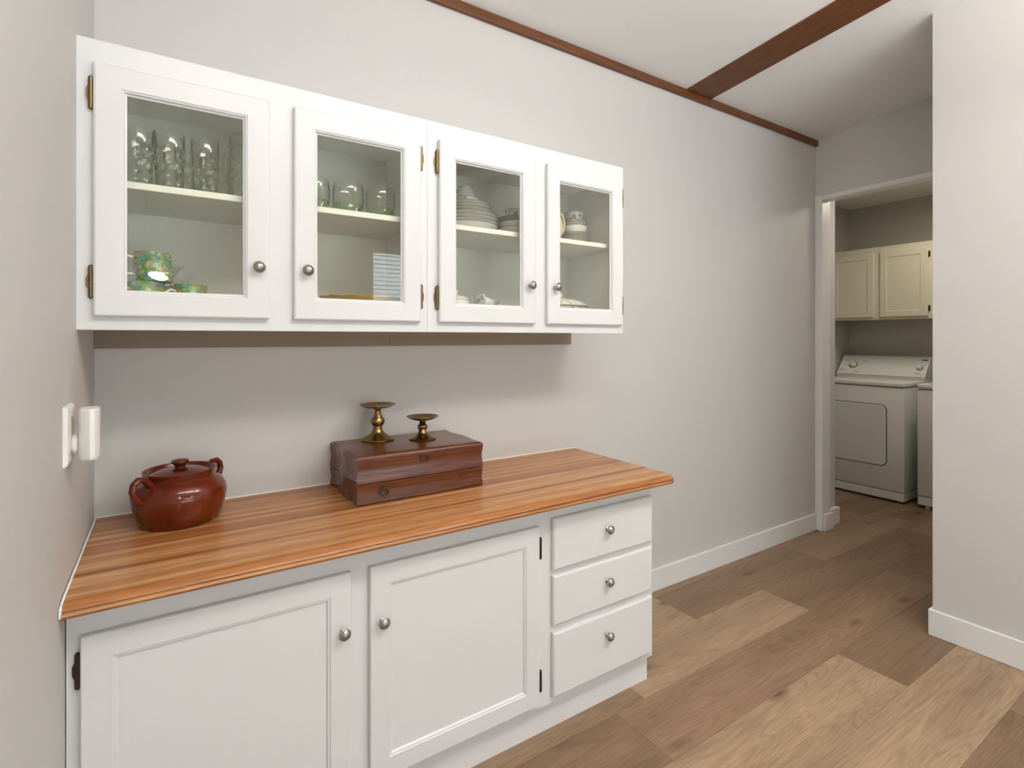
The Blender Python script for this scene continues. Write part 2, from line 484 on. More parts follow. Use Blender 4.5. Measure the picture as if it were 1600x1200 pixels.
base('baseboard_right', BM().box(XR - .014, XR, YR, 1.0 + .014, 0, BH, .003).box(XR, 3.95, 1.0, 1.014, 0, BH, .003))
base('baseboard_left', BM().box(XL, XL + .014, YR, 1.44, 0, BH, .003))
base('baseboard_laundry', BM().box(3.972, 4.094, 1.953, 1.9675, 0, BH, .003).box(4.121, 4.262, YB - .032, YB - .0005, 0, BH, .003))

# ------------------------------------------------------------------ hardware
def knob_bm(b, x, y, z, k=1.0):
    """round cabinet knob pointing to -Y, foot on plane y"""
    M = Matrix.Rotation(R(90), 4, 'X')
    pr = [(0, 0), (.0085, 0), (.0085, .002), (.0055, .005), (.005, .012), (.009, .015), (.0155, .0175), (.0165, .0200), (.0160, .0215), (.0142, .0222), (.0135, .0232), (.0118, .0258), (.0085, .0282), (.0045, .0296), (0, .030)]
    b.lathe([(r * k, h * k) for r, h in pr], (x, y, z), 24, M)
    a = R(35)
    pts = [(x + .0125 * k * t * math.cos(a), y - k * (.0296 - .0062 * t * t), z - .0125 * k * t * math.sin(a)) for t in (-1, -.5, 0, .5, 1)]
    b.tube(pts, [.0010 * k, .0017 * k, .0019 * k, .0017 * k, .0010 * k], 6)
    return b
def knob(parent, x, y, z, k=1.0, axis=None):
    return part('knob', knob_bm(BM(), x, y, z, k), NICKEL, parent, 40)
def hinge(parent, x, y, z0, z1, side, mat=ANTIQ, leaf=.0062):
    """exposed barrel hinge beside a door; side = -1 leaf to the left"""
    b = BM()
    zc = (z0 + z1) / 2; h = z1 - z0
    b.tube([(x, y, z0), (x, y, z0 + h * .33)], .0056, 10)
    b.tube([(x, y, z0 + h * .335), (x, y, z0 + h * .66)], .0058, 10)
    b.tube([(x, y, z0 + h * .665), (x, y, z1)], .0056, 10)
    b.lathe([(0, -.003), (.003, -.001), (.0046, .001), (.003, .003), (0, .004)], (x, y, z1), 10)
    b.lathe([(0, -.004), (.003, -.003), (.0046, -.001), (.003, .001), (0, .003)], (x, y, z0), 10)
    poly = [(x, z0 + .003), (x + side * leaf, z0 + .005), (x + side * leaf, z0 + h * .25), (x + side * leaf * 1.6, zc - h * .12), (x + side * leaf * 1.6, zc + h * .12), (x + side * leaf, z1 - h * .25), (x + side * leaf, z1 - .005), (x, z1 - .003)]
    b.prism(poly, y + .001, y + .0045, 'y')
    return part('hinge', b, mat, parent, 40)

# ------------------------------------------------------------------ upper cabinets
UF, UD = 1.652, 1.634          # face frame front, door front
UZ0, UZ1 = 1.420, 2.137
def upper(x0, x1, doors, label, railx):
    t = thing('wall_cabinet', (x0, YB, UZ0), label, 'cabinet')
    c = BM(); th = .016
    iy = UF + .019
    c.box(x0, x0 + th, iy, YB, UZ0 + .008, UZ1 - .012).box(x1 - th, x1, iy, YB, UZ0 + .008, UZ1 - .012)
    c.box(x0 + th, x1 - th, iy, YB, UZ0 + .008, UZ0 + .022).box(x0 + th, x1 - th, iy, YB, 2.092, UZ1 - .012)
    c.box(x0 + th, x1 - th, YB - .010, YB - .001, UZ0 + .022, 2.092)
    part('carcass', c, INSIDE, t)
    f = BM()
    (a0, a1), (b0, b1) = doors
    ov = .012
    oz0, oz1 = 1.453 + ov, 2.077 - ov
    f.box(x0, a0 + ov, UF, iy, UZ0, UZ1).box(a1 - ov, b0 + ov, UF, iy, oz0, oz1).box(b1 - ov, x1, UF, iy, UZ0, UZ1)
    f.box(a0 + ov, b1 - ov, UF, iy, oz1, UZ1).box(a0 + ov, b1 - ov, UF, iy, UZ0, oz0)
    part('face_frame', f, WHITE, t)
    part('shelf', BM().box(x0 + th + .001, x1 - th - .001, 1.673, YB - .012, 1.785, 1.803, .001), INSIDE, t)
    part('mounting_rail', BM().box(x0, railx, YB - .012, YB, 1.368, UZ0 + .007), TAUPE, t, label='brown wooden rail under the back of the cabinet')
    for i, (d0, d1) in enumerate(doors):
        z0, z1 = 1.453, 2.077; iw = .063
        y1 = UF - .0006
        b = BM().rect(d0, d1, z0, z1, [(iw + .004, y1), (.001, y1), (0, y1 - .001), (0, UD + .004), (.003, UD + .001), (.006, UD), (iw - .007, UD), (iw - .004, UD + .003), (iw - .002, UD + .003), (iw, UD + .009), (iw + .004, UD + .011), (iw + .004, y1)])
        dr = part('door', b, WHITE, t)
        part('glass_pane', BM().box(d0 + iw + .0045, d1 - iw - .0045, UD + .012, UD + .015, z0 + iw + .0045, z1 - iw - .0045), PANE, dr)
        left = (i == 0)
        kx = d1 - .029 if left else d0 + .035
        knob(dr, kx, UD, 1.598)
        hx = d0 - .005 if left else d1 + .005
        for zz in (1.500, 1.963):
            hinge(dr, hx, UF - .006, zz + .0, zz + .076, -1 if left else 1)
    return t
D1, D2, D3, D4 = (-.154, .242), (.308, .705), (.773, 1.176), (1.232, 1.634)
upper(XL, .734, (D1, D2), 'white glass-door wall cabinet holding drinking glasses, beside the left wall', .734)
upper(.735, 1.651, (D3, D4), 'white glass-door wall cabinet holding stacked white china plates', 1.656)

# ------------------------------------------------------------------ base cabinet
BF, BD = 1.483, 1.465
XBR = 1.645
def base_cab():
    t = thing('base_cabinet', (.75, 1.75, 0), 'white base cabinet with two doors and three drawers under the wooden worktop', 'cabinet')
    c = BM(); th = .016; iy = BF + .019
    zb = .112
    c.box(XL, XL + th, iy, YB - .001, zb, .825).box(XBR - th, XBR, iy, YB - .001, zb, .825)
    c.box(XL + th, XBR - th, iy, YB - .001, zb, zb + .016).box(XL + th, XBR - th, YB - .012, YB - .001, zb + .016, .825)
    c.box(1.092, 1.108, iy, YB - .012, zb + .016, .825)
    part('carcass', c, INSIDE, t)
    doors = [(-.160, .425), (.478, 1.070)]; dz = (.136, .751)
    drw = [(.583, .766), (.389, .564), (.137, .364)]; dx = (1.130, 1.627)
    ov = .012
    f = BM()
    f.box(XL + .002, doors[0][0] + ov, BF, iy, zb, .825)
    f.box(doors[0][1] - ov, doors[1][0] + ov, BF, iy, dz[0] + ov, dz[1] - ov)
    f.box(doors[1][1] - ov, dx[0] + ov, BF, iy, dz[0] + ov, dz[1] - ov)
    f.box(dx[1] - ov, XBR, BF, iy, zb, .825)
    f.box(doors[0][0] + ov, dx[1] - ov, BF, iy, dz[1] - ov, .825).box(doors[0][0] + ov, dx[1] - ov, BF, iy, zb, dz[0] + ov)
    f.box(dx[0] + ov, dx[1] - ov, BF, iy, drw[0][0] - .030, drw[0][0] + .012).box(dx[0] + ov, dx[1] - ov, BF, iy, drw[1][0] - .036, drw[1][0] + .012)
    part('face_frame', f, WHITE, t)
    part('toe_kick', BM().box(XL + .002, XBR + .002, 1.512, 1.528, 0, zb + .004).box(XBR - .016, XBR + .002, 1.528, YB - .02, 0, zb), WHITE, t)
    for i, (d0, d1) in enumerate(doors):
        z0, z1 = dz; iw = .056; y1 = BF - .0006
        b = BM().rect(d0, d1, z0, z1, [(.001, y1), (0, y1 - .001), (0, BD + .003), (.002, BD + .0005), (.004, BD), (iw, BD), (iw + .002, BD + .003), (iw + .006, BD + .003), (iw + .010, BD + .0085)], True, True)
        dr = part('door', b, WHITE, t)
        if i == 0:
            knob(dr, .402, BD, .594)
            hinge(dr, d0 - .005, BF - .006, .638, .712, -1, DARKB); hinge(dr, d0 - .005, BF - .006, .19, .264, -1, DARKB)
        else:
            knob(dr, .513, BD, .592)
            hinge(dr, d1 + .0040, BD + .004, .640, .710, 1, BLACKH, .001); hinge(dr, d1 + .0040, BD + .004, .183, .253, 1, BLACKH, .001)
    for i, (z0, z1) in enumerate(drw):
        b = BM().rect(dx[0], dx[1], z0, z1, [(.001, BF - .0006), (0, BF - .0015), (0, BD + .006), (.003, BD + .002), (.007, BD)], True, True)
        d = part('drawer', b, WHITE, t)
        knob(d, 1.383, BD, (.683, .487, .284)[i])
base_cab()

# ------------------------------------------------------------------ worktop
def worktop():
    t = thing('worktop', (.75, 1.7, .825), 'wood-look butcher-block worktop with rounded front edge on the white base cabinet', 'worktop')
    prof = [(YB - .002, .857), (1.435, .857), (1.418, .856), (1.404, .8515), (1.3965, .8450), (1.3945, .8425), (1.3990, .8410), (1.3955, .8395), (1.3935, .833), (1.397, .826), (1.402, .825), (YB - .002, .825)]
    x0, x1 = XL + .003, 1.688
    b = BM()
    # right end rounded slightly towards the front corner
    rings = []
    for x, dy, dzp in ((x0, 0, 0), (x1 - .030, 0, 0), (x1 - .016, .003, 0), (x1 - .006, .010, .0008), (x1 - .001, .020, .003), (x1, .026, .006)):
        ring = []
        for y, z in prof:
            yy = y + (dy if y < 1.5 else 0)
            zz = z - dzp if z > .84 else z + dzp * .2
            ring.append((x, yy, zz))
        rings.append(ring)
    b.loops(rings)
    part('slab', b, BUTCHER, t, 30)
    cbm = BM()
    cbm.tube([(XL + .003, 1.396, .830), (XL + .003, 1.396, .846), (XL + .004, 1.42, .857), (XL + .004, 1.7, .8575), (XL + .004, YB - .004, .8575)], .0026, 8)
    cbm.tube([(XL + .004, YB - .003, .8575), (1.685, YB - .003, .8575)], .0022, 8)
    part('caulk_bead', cbm, CAULK, t, 40)
worktop()
ZC = .857

# ------------------------------------------------------------------ bean pot
def bean_pot():
    cx, cy = .030, 1.862
    t = thing('bean_pot', (cx, cy, ZC), 'glossy red-brown lidded stoneware pot with two ear handles on the worktop', 'pot')
    body = [(0, .001), (.098, .001), (.103, .004), (.112, .028), (.1205, .058), (.1235, .080), (.121, .098), (.112, .115), (.102, .124), (.094, .128), (.0915, .131), (.0930, .144), (.0965, .149), (.0965, .153), (.0915, .154), (.088, .149), (.084, .136), (.078, .132), (0, .131)]
    part('body', BM().lathe(body, (cx, cy, ZC), 48), GLAZE, t, 45)
    lid = [(0, .133), (.078, .133), (.083, .139), (.083, .142), (.076, .1455), (.05, .153), (.024, .157), (.014, .1575), (.0145, .163), (.021, .168), (.0235, .173), (.0225, .178), (.016, .181), (0, .182)]
    part('lid', BM().lathe(lid, (cx, cy, ZC), 40), GLAZE, t, 45)
    a = R(40)
    for s in (-1, 1):
        b = BM()
        pts = [(.090, .118), (.100, .135), (.114, .148), (.130, .150), (.142, .140), (.146, .123), (.140, .104), (.128, .090), (.118, .083)]
        b.tube([(cx + s * r * math.cos(a), cy + s * r * math.sin(a), ZC + z) for r, z in pts], [.012, .0105, .0095, .009, .009, .009, .009, .009, .010], 12, 1.15)
        part('handle', b, GLAZE, t, 60)
bean_pot()

# ------------------------------------------------------------------ wooden cutlery box
def wooden_box():
    x0, x1, ya, yb = .500, .981, 1.689, 2.004
    ZC = .8575
    t = thing('wooden_box', (.74, 1.85, ZC), 'dark mahogany cutlery box with wavy sides, ring pulls and a low drawer', 'box')
    def outline(ins):
        pts = []; n = 16
        def wv(u): return .0050 * math.sin(u * math.pi * 3.0 - .6)
        L = [(x0 + ins + wv(k / n) + .004, yb - ins - (yb - ya - 2 * ins) * k / n) for k in range(n + 1)]
        Rr = [(x1 - ins - wv(1 - k / n) - .004, ya + ins + (yb - ya - 2 * ins) * k / n) for k in range(n + 1)]
        return L + Rr
    def solid(zs):
        return BM().loops([[(x, y, ZC + z) for x, y in outline(i)] for z, i in zs])
    part('base_case', solid([(.0, .003), (.003, .0005), (.012, .001), (.026, .0032), (.042, .0035), (.056, .002), (.064, .0006), (.0655, .002)]), MAHOG, t, 40)
    part('lid', solid([(.0675, .002), (.069, .0006), (.078, .0005), (.092, .0024), (.106, .0040), (.120, .0036), (.136, .0015), (.146, .0002), (.150, .0), (.153, .001), (.1555, .004), (.158, .007), (.160, .012)]), MAHOG, t, 40)
    def ring_pull(x, z, zr):
        b = BM(); y = ya
        b.lathe([(0, -.002), (.008, -.001), (.006, .004), (.0, .006)], (x, y + .003, z), 12, Matrix.Rotation(R(90), 4, 'X'))
        pts = [(x + .0150 * math.sin(k * math.pi / 8), y - .004 + .002 * math.cos(k * math.pi / 8), z - .0105 + .0105 * math.cos(k * math.pi / 8)) for k in range(16)]
        b.tube(pts, .0023, 8, closed=True)
        part('ring_pull', b, DARKB, t, 40)
    ring_pull(.741, .857 + .140, 0); ring_pull(.597, .857 + .046, 0)
    part('drawer_knob', BM().lathe([(0, -.001), (.0055, -.001), (.0055, .001), (.003, .003), (.0045, .006), (0, .008)], (.884, ya + .003, .857 + .049), 14, Matrix.Rotation(R(90), 4, 'X')), DARKB, t, 40)
wooden_box()
ZB = ZC + .1606
def candlestick(x, y, prof, label):
    t = thing('candlestick', (x, y, ZB), label, 'candlestick', None)
    b = BM().lathe(prof, (x, y, ZB), 40)
    part('stem', b, BRASS, t, 50); return t
tall = [(0, .0), (.060, .0), (.062, .003), (.060, .006), (.050, .011), (.036, .018), (.025, .027), (.0185, .038), (.0165, .046), (.0175, .049), (.0165, .052), (.0205, .056), (.0255, .064), (.0262, .070), (.0245, .077), (.0195, .084), (.0145, .093), (.0118, .102), (.0112, .110), (.0135, .115), (.0185, .119)]
t1 = candlestick(.6590, 1.935, tall + [(0, .119)], 'taller brass candlestick on the wooden box')
part('drip_pan', BM().lathe([(0, .1185), (.0185, .1190), (.040, .1205), (.053, .125), (.060, .1295), (.0675, .1330), (.0670, .1345), (.058, .1315), (.050, .1275), (.036, .1235), (.012, .1225), (.0018, .1240), (.0012, .1345), (0, .1350)], (.6590, 1.935, ZB), 44), BRASS, t1, 50)
short = [(0, 0), (.050, 0), (.052, .003), (.049, .006), (.037, .010), (.025, .016), (.017, .024), (.0138, .031), (.0150, .0335), (.0138, .036), (.0175, .040), (.0198, .046), (.0192, .051), (.0150, .055), (.0112, .059), (.0130, .062), (.0105, .065), (.0130, .068)]
t2 = candlestick(.8085, 1.862, short + [(0, .068)], 'shorter brass candlestick on the wooden box')
part('drip_pan', BM().lathe([(0, .0675), (.013, .0680), (.030, .0715), (.046, .0770), (.0605, .0850), (.0605, .0865), (.045, .0795), (.028, .0745), (.010, .0725), (.0016, .0735), (.001, .0850), (0, .0855)], (.8085, 1.862, ZB), 44), BRASS, t2, 50)

# ------------------------------------------------------------------ outlet and plug-in unit on the left wall
o = thing('wall_outlet', (XL, 1.50, 1.19), 'white outlet plate on the left wall behind the plug-in unit', 'outlet')
part('cover_plate', BM().rect(1.452, 1.556, 1.124, 1.252, [(0, XL), (0, XL + .003), (.004, XL + .0075), (.008, XL + .0085)], True, True, 'yz'), PLASTIC, o)
part('socket', BM().box(XL + .008, XL + .0095, 1.487, 1.521, 1.150, 1.226, .0008), CREAMW, o)
d = thing('plug_in_unit', (XL + .0095, 1.515, 1.165), 'white plug-in unit with tall faceted body on a round neck at the left wall', 'plug-in unit')
part('neck', BM().lathe([(0, 0), (.021, 0), (.0235, .003), (.0235, .007), (.021, .010), (.015, .0115), (0, .0118)], (XL + .0096, 1.512, 1.165), 28, Matrix.Rotation(R(90), 4, 'Y')), PLASTIC, d, 40)
bx = XL + .0215
poly = [(bx, 1.492), (bx + .008, 1.478), (bx + .022, 1.470), (bx + .030, 1.474), (bx + .036, 1.486), (bx + .036, 1.524), (bx + .028, 1.540), (bx + .010, 1.540), (bx, 1.530)]
b = BM().loops([[(x + (bx + .022 - x) * i, y + (1.505 - y) * i, z) for x, y in poly] for z, i in ((1.131, .10), (1.134, .02), (1.138, 0), (1.238, 0), (1.241, .02), (1.2435, .10))])
part('body', b, PLASTIC, d, 35)

# ------------------------------------------------------------------ glassware
SH = 1.8035       # top of the cabinet shelves
BT = UZ0 + .0225  # cabinet bottoms
def copy_tree(o, dx, label=None, group=None):
    c = o.copy(); COL.objects.link(c); c.location = Vector(o.location) + Vector(dx)
    if label: c['label'] = label
    if group: c['group'] = group
    for ch in o.children:
        k = ch.copy(); COL.objects.link(k); k.parent = c
    return c
def tumbler():
    x, y = -.068, 1.745
    t = thing('drinking_glass', (x, y, SH), 'tall pressed clear tumbler beside the left end of the glass shelf', 'glass', 'tall tumblers')
    low = [(0, 0), (.030, 0), (.033, .003), (.0335, .02), (.035, .05), (.0365, .085), (.037, .115), (.0365, .120)]
    part('pressed_bowl', BM().lathe(low, (x, y, SH), 28).lathe([(0, .012), (.028, .013), (.031, .05), (.033, .118)], (x, y, SH), 28), PRESSED, t, 60)
    part('rim', BM().lathe([(.0365, .1205), (.0362, .163), (.0355, .1645), (.0345, .163), (.0335, .1205)], (x, y, SH), 28), CLEAR, t, 60)
    return t
tg = tumbler()
for (x, y, lb) in ((.004, 1.745, 'tall pressed clear tumbler, second from the left in the front row'), (.0885, 1.745, 'tall pressed clear tumbler beside the glass pitcher'),
                   (-.042, 1.850, 'tall clear tumbler in the back row, behind the first two tumblers'), (.050, 1.850, 'tall clear tumbler in the back row, behind the second and third tumblers'), (.128, 1.862, 'tall clear tumbler in the back row, behind the third tumbler and pitcher')):
    copy_tree(tg, (x + .068, y - 1.745, 0), lb)
x, y = .197, 1.752
t = thing('glass_pitcher', (x, y, SH), 'clear glass pitcher with pressed leaf pattern at the right end of the tumblers', 'pitcher')
part('body', BM().lathe([(0, 0), (.040, 0), (.045, .004), (.051, .03), (.054, .07), (.052, .12), (.048, .155), (.046, .165)], (x, y, SH), 32).lathe([(0, .010), (.040, .012), (.049, .06), (.044, .160)], (x, y, SH), 32), PRESSED, t, 60)
part('rim', BM().lathe([(.046, .1655), (.0485, .190), (.0475, .192), (.0455, .190), (.044, .1655)], (x, y, SH), 32), CLEAR, t, 60)
part('handle', BM().tube([(x - .044, y, SH + .16), (x - .058, y, SH + .158), (x - .063, y, SH + .13), (x - .0635, y, SH + .09), (x - .058, y, SH + .055), (x - .050, y, SH + .045)], .0045, 10), PRESSED, t, 60)

def lowball():
    x, y = .388, 1.755
    t = thing('drinking_glass', (x, y, SH), 'short clear barrel tumbler half hidden by the left edge of its door', 'glass', 'short tumblers')
    part('base', BM().lathe([(0, 0), (.036, 0), (.042, .004), (.047, .018), (.0495, .035)], (x, y, SH), 32).lathe([(0, .012), (.04, .014), (.0475, .035)], (x, y, SH), 32), GREENG, t, 60, label='green tinted base')
    part('bowl', BM().lathe([(.0496, .0355), (.0508, .055), (.0500, .080), (.0475, .101), (.0465, .1025), (.0455, .101), (.0480, .078), (.0488, .055), (.0476, .0355)], (x, y, SH), 32), CLEAR, t, 60)
    return t
lg = lowball()
copy_tree(lg, (.110, 0, 0), 'short clear barrel tumbler with green base, middle of three')
copy_tree(lg, (.219, 0, 0), 'short clear barrel tumbler with green base, right of three')
x, y = .560, 1.820
t = thing('amber_bowl', (x, y, BT), 'wide amber glass bowl on the bottom of the cabinet below the short tumblers', 'bowl')
bb = BM()
rings = []
n = 48
def amring(r, z, sc): return [(x + (r + sc * math.cos(12 * 2 * math.pi * k / n)) * math.cos(2 * math.pi * k / n), y + (r + sc * math.cos(12 * 2 * math.pi * k / n)) * math.sin(2 * math.pi * k / n), BT + z + sc * .5 * math.cos(12 * 2 * math.pi * k / n)) for k in range(n)]
bb.loops([amring(.05, 0, 0), amring(.055, .008, 0), amring(.09, .03, 0), amring(.118, .064, .001), amring(.136, .097, .003), amring(.133, .098, .003), amring(.112, .066, .001), amring(.085, .036, 0), amring(.05, .014, 0)])
part('bowl_body', bb, AMBER, t, 50)

# ------------------------------------------------------------------ chintz mugs
def mug(x, y, z, h, r, hang, label, flip=False, group='floral mugs'):
    t = thing('mug', (x, y, z), label, 'mug', group)
    if flip: pr = [(0, h - .003), (r * .86, h - .003), (r * .90, h), (r * .94, h - .003), (r * .94, h - .013), (r, h - .016), (r, .002), (r - .003, 0), (r - .004, .002), (r - .005, h - .02), (0, h - .02)]
    else: pr = [(0, .003), (r * .82, .003), (r * .86, 0), (r * .95, .003), (r, .012), (r, h - .002), (r - .002, h), (r - .004, h - .002), (r - .006, .012), (0, .010)]
    part('body', BM().lathe(pr, (x, y, z), 32), CHINTZ, t, 45)
    b = BM(); a = R(hang)
    pts = [(r - .002, .80), (r + .012, .84), (r + .024, .76), (r + .028, .55), (r + .022, .34), (r + .010, .24), (r - .002, .24)]
    b.tube([(x + q * math.cos(a), y + q * math.sin(a), z + f * h) for q, f in pts], .0042, 10, 1.3)
    part('handle', b, CHINA, t, 60, label='white handle')
mug(-.052, 1.750, BT, .110, .045, 215, 'green floral mug under the inverted one, nearest the left wall')
mug(-.036, 1.752, BT + .1105, .080, .0455, 190, 'inverted green floral mug stacked on another mug', True)
mug(.054, 1.752, BT, .108, .040, 200, 'green floral mug standing to the right of the stacked mugs')
mug(-.018, 1.860, BT, .108, .040, 40, 'green floral mug half hidden in the back row behind the stacked mugs')
b = BM()
A = Vector((-.050, 1.935, BT)); Bv = Vector((.053, 1.945, BT + .175)); dv = (Bv - A).normalized(); sd = dv.cross(Vector((0, 1, 0))).normalized()
def strip(wd, th, a0, a1):
    rs = []
    for q, k in ((a0, 1), (a1 - .006, 1), (a1, .75)):
        p = A + dv * q
        rs.append([tuple(p + sd * wd * k * sx + Vector((0, th * sy, 0))) for sx, sy in ((-1, -1), (1, -1), (1, 1), (-1, 1))])
    return rs
b.loops(strip(.0155, .003, .008, .200))
single('serving_spatula', b, LAV, 'grey flat-handled utensil leaning behind the floral mugs', 'utensil', loc=(0, 1.94, BT))

# ------------------------------------------------------------------ china
def plate_mesh(r, h):
    return [(0, .002), (r * .50, .002), (r * .54, 0), (r * .58, .001), (r * .66, h * .28), (r * .82, h * .62), (r, h - .0012), (r, h), (r * .80, h * .62 + .0035), (r * .62, h * .28 + .003), (r * .5, .005), (0, .005)]
def plate(x, y, z, r, h, name, label, cat, group):
    t = thing(name, (x, y, z), label, cat, group)
    part('dish', BM().lathe(plate_mesh(r, h), (x, y, z), 40), CHINA, t, 50)
    part('gold_rim', BM().lathe([(r - .0012, h - .0020), (r + .0006, h - .0016), (r + .0006, h + .0005), (r - .002, h + .0003)], (x, y, z), 40), GOLDRIM, t, 60, label='thin gold-brown rim')
    return t
ORD = ['lowest', 'second', 'third', 'fourth', 'fifth', 'sixth', 'seventh', 'eighth']
def stack(x, y, z, r, h, step, n, name, what, cat, group):
    p = plate(x, y, z, r, h, name, what % ORD[0], cat, group)
    for i in range(1, n):
        jx, jy = random.uniform(-.002, .002), random.uniform(-.002, .002)
        copy_tree(p, (jx, jy, step * i), what % (ORD[i] + ' from below'))
    return z + step * (n - 1) + h
px, py = .982, 1.838
stack(px, py, SH, .126, .034, .0135, 4, 'dinner_plate', 'large white gold-rimmed dinner plate, %s in its stack', 'plate', 'dinner plates')
z1 = SH + .0135 * 3 + .0125
stack(px, py, z1 + .0015, .098, .030, .0115, 4, 'dessert_plate', 'smaller white gold-rimmed plate on the dinner plates, %s', 'plate', 'dessert plates')
def cup(x, y, z, label, inv=False, hang=0, r=.045, h=.046, group='teacups'):
    t = thing('teacup', (x, y, z), label, 'cup', group)
    pr = [(0, .004), (r * .48, .004), (r * .5, 0), (r * .56, .001), (r * .60, .006), (r * .80, h * .40), (r * .92, h * .75), (r, h), (r - .0018, h), (r * .88, h * .72), (r * .74, h * .4), (r * .5, .008), (0, .007)]
    f = lambda q: (h - q if inv else q)
    part('bowl', BM().lathe([(a, f(b_)) for a, b_ in pr], (x, y, z), 32), ROSEY if not inv else CHINA, t, 50)
    part('gold_rim', BM().lathe([(r - .0015, f(h - .001)), (r + .0006, f(h - .001)), (r + .0006, f(h + .0006)), (r - .002, f(h + .0004))], (x, y, z), 32), GOLDRIM, t, 60)
    a = R(hang); b = BM()
    b.tube([(x + q * math.cos(a), y + q * math.sin(a), z + f(k * h)) for q, k in ((r * .9, .86), (r + .010, .92), (r + .020, .78), (r + .020, .55), (r + .010, .36), (r * .78, .34))], .0026, 8, 1.2)
    part('handle', b, CHINA, t, 60)
    return t
zt_ = z1 + .0015 + .0115 * 3 + .0068
cup(px - .002, py, zt_, 'rose-sprigged white teacup standing on the left plate stack', hang=-25, r=.052, h=.046)
cup(px - .006, py + .002, zt_ + .0470, 'plain white cup turned upside down on the rose-sprigged teacup', True, hang=200, r=.046, h=.048)
# second stack: bowls, saucer and cup
bx_, by_ = 1.222, 1.842
def bowl(x, y, z, r, h, label):
    t = thing('china_bowl', (x, y, z), label, 'bowl', 'china bowls')
    pr = [(0, .003), (r * .5, .003), (r * .54, 0), (r * .60, .002), (r * .82, h * .4), (r * .95, h * .75), (r, h), (r - .002, h), (r * .92, h * .75), (r * .78, h * .4), (r * .55, .008), (0, .007)]
    part('dish', BM().lathe(pr, (x, y, z), 40), CHINA, t, 50)
    part('gold_rim', BM().lathe([(r - .0012, h - .0016), (r + .0006, h - .0014), (r + .0006, h + .0005), (r - .002, h + .0003)], (x, y, z), 40), GOLDRIM, t, 60)
bowl(bx_, by_, SH, .088, .048, 'lower white china bowl under the saucer and rose cup')
bowl(bx_ + .002, by_, SH + .024, .088, .048, 'upper white china bowl under the saucer and rose cup')
plate(bx_, by_, SH + .0725, .078, .020, 'saucer', 'white gold-rimmed saucer between the bowls and the rose cup', 'saucer', 'saucers')
cup(bx_ + .004, by_, SH + .0785, 'rose-sprigged teacup on a saucer over the two bowls', hang=200, r=.050, h=.050)
# third stack: saucers and cup
sx_, sy_ = 1.535, 1.838
stack(sx_, sy_, SH, .067, .020, .0088, 6, 'saucer', 'white gold-rimmed saucer in the right cabinet stack, %s', 'saucer', 'stacked saucers')
zz = SH + .0088 * 5 + .0105
t = thing('china_bowl', (sx_, sy_, zz), 'small deep white china bowl on the stacked saucers', 'bowl', 'china bowls')
r, h = .057, .040
part('dish', BM().lathe([(0, .003), (r * .6, .003), (r * .64, 0), (r * .7, .002), (r * .9, h * .35), (r, h), (r - .002, h), (r * .86, h * .38), (r * .6, .008), (0, .007)], (sx_, sy_, zz), 36), CHINA, t, 50)
stack(sx_, sy_, zz + .0405 - .001, .054, .020, .0085, 2, 'saucer', 'small gold-rimmed saucer inside the deep white bowl, %s', 'saucer', 'top saucers')
cup(sx_ - .004, sy_, zz + .0405 + .0138, 'rose-sprigged teacup on top of the tall saucer stack', hang=150, r=.044, h=.048)
# cream jug with green top
x, y = 1.343, 1.752
t = thing('cream_jug', (x, y, SH), 'cream and green glazed jug beside the tall saucer stack', 'jug')
part('body', BM().lathe([(0, .0), (.028, 0), (.031, .004), (.042, .03), (.045, .055), (.041, .085), (.0355, .098)], (x, y, SH), 28).lathe([(0, .006), (.026, .008), (.041, .055), (.033, .098)], (x, y, SH), 28), CREAMW, t, 50)
part('neck', BM().lathe([(.0354, .0985), (.034, .108), (.036, .120), (.040, .130), (.038, .130), (.034, .118), (.033, .0985)], (x, y, SH), 28), LEAFG, t, 50, label='green glazed neck')
part('handle', BM().tube([(x + .030, y, SH + .118), (x + .046, y - .002, SH + .118), (x + .058, y - .004, SH + .100), (x + .060, y - .004, SH + .070), (x + .052, y - .003, SH + .040), (x + .038, y - .002, SH + .028)], .0042, 10), CREAMW, t, 60)
# lower: sugar bowl, creamer, covered dish
x, y = .918, 1.800
t = thing('sugar_bowl', (x, y, BT), 'white sprigged lidded sugar bowl beside the creamer', 'sugar bowl')
part('body', BM().lathe([(0, 0), (.034, 0), (.037, .004), (.034, .010), (.048, .035), (.056, .065), (.052, .092), (.0475, .102), (.044, .102), (0, .100)], (x, y, BT), 32), ROSEY, t, 50)
part('lid', BM().lathe([(0, .103), (.050, .103), (.050, .106), (.040, .114), (.020, .120), (.006, .123), (.006, .129), (.010, .135), (.006, .141), (0, .142)], (x, y, BT), 32), CHINA, t, 50)
x, y = 1.045, 1.800
t = thing('creamer', (x, y, BT), 'white sprigged creamer with a looped handle beside the sugar bowl', 'creamer')
cb_ = BM()
def crm(rr, z, sp):
    n = 32; out = []
    for k in range(n):
        a = 2 * math.pi * k / n; q = rr + sp * max(0, math.cos(a + .3)) ** 6
        out.append((x + q * math.cos(a), y + q * math.sin(a), BT + z - .010 * max(0, math.cos(a + .3)) * (z > .09) + .012 * max(0, -math.cos(a + .3)) * (z > .09)))
    return out
cb_.loops([crm(.028, 0, 0), crm(.031, .004, 0), crm(.029, .010, 0), crm(.042, .04, 0), crm(.045, .07, .001), crm(.042, .097, .008), crm(.045, .112, .018), crm(.0435, .112, .018), crm(.039, .095, .007), crm(.040, .06, 0), crm(.026, .012, 0)])
part('body', cb_, ROSEY, t, 50)
part('handle', BM().tube([(x - .036, y - .028, BT + .105), (x - .044, y - .040, BT + .120), (x - .036, y - .052, BT + .124), (x - .028, y - .056, BT + .105), (x - .030, y - .050, BT + .075), (x - .030, y - .030, BT + .055)], .0036, 10), CHINA, t, 60)
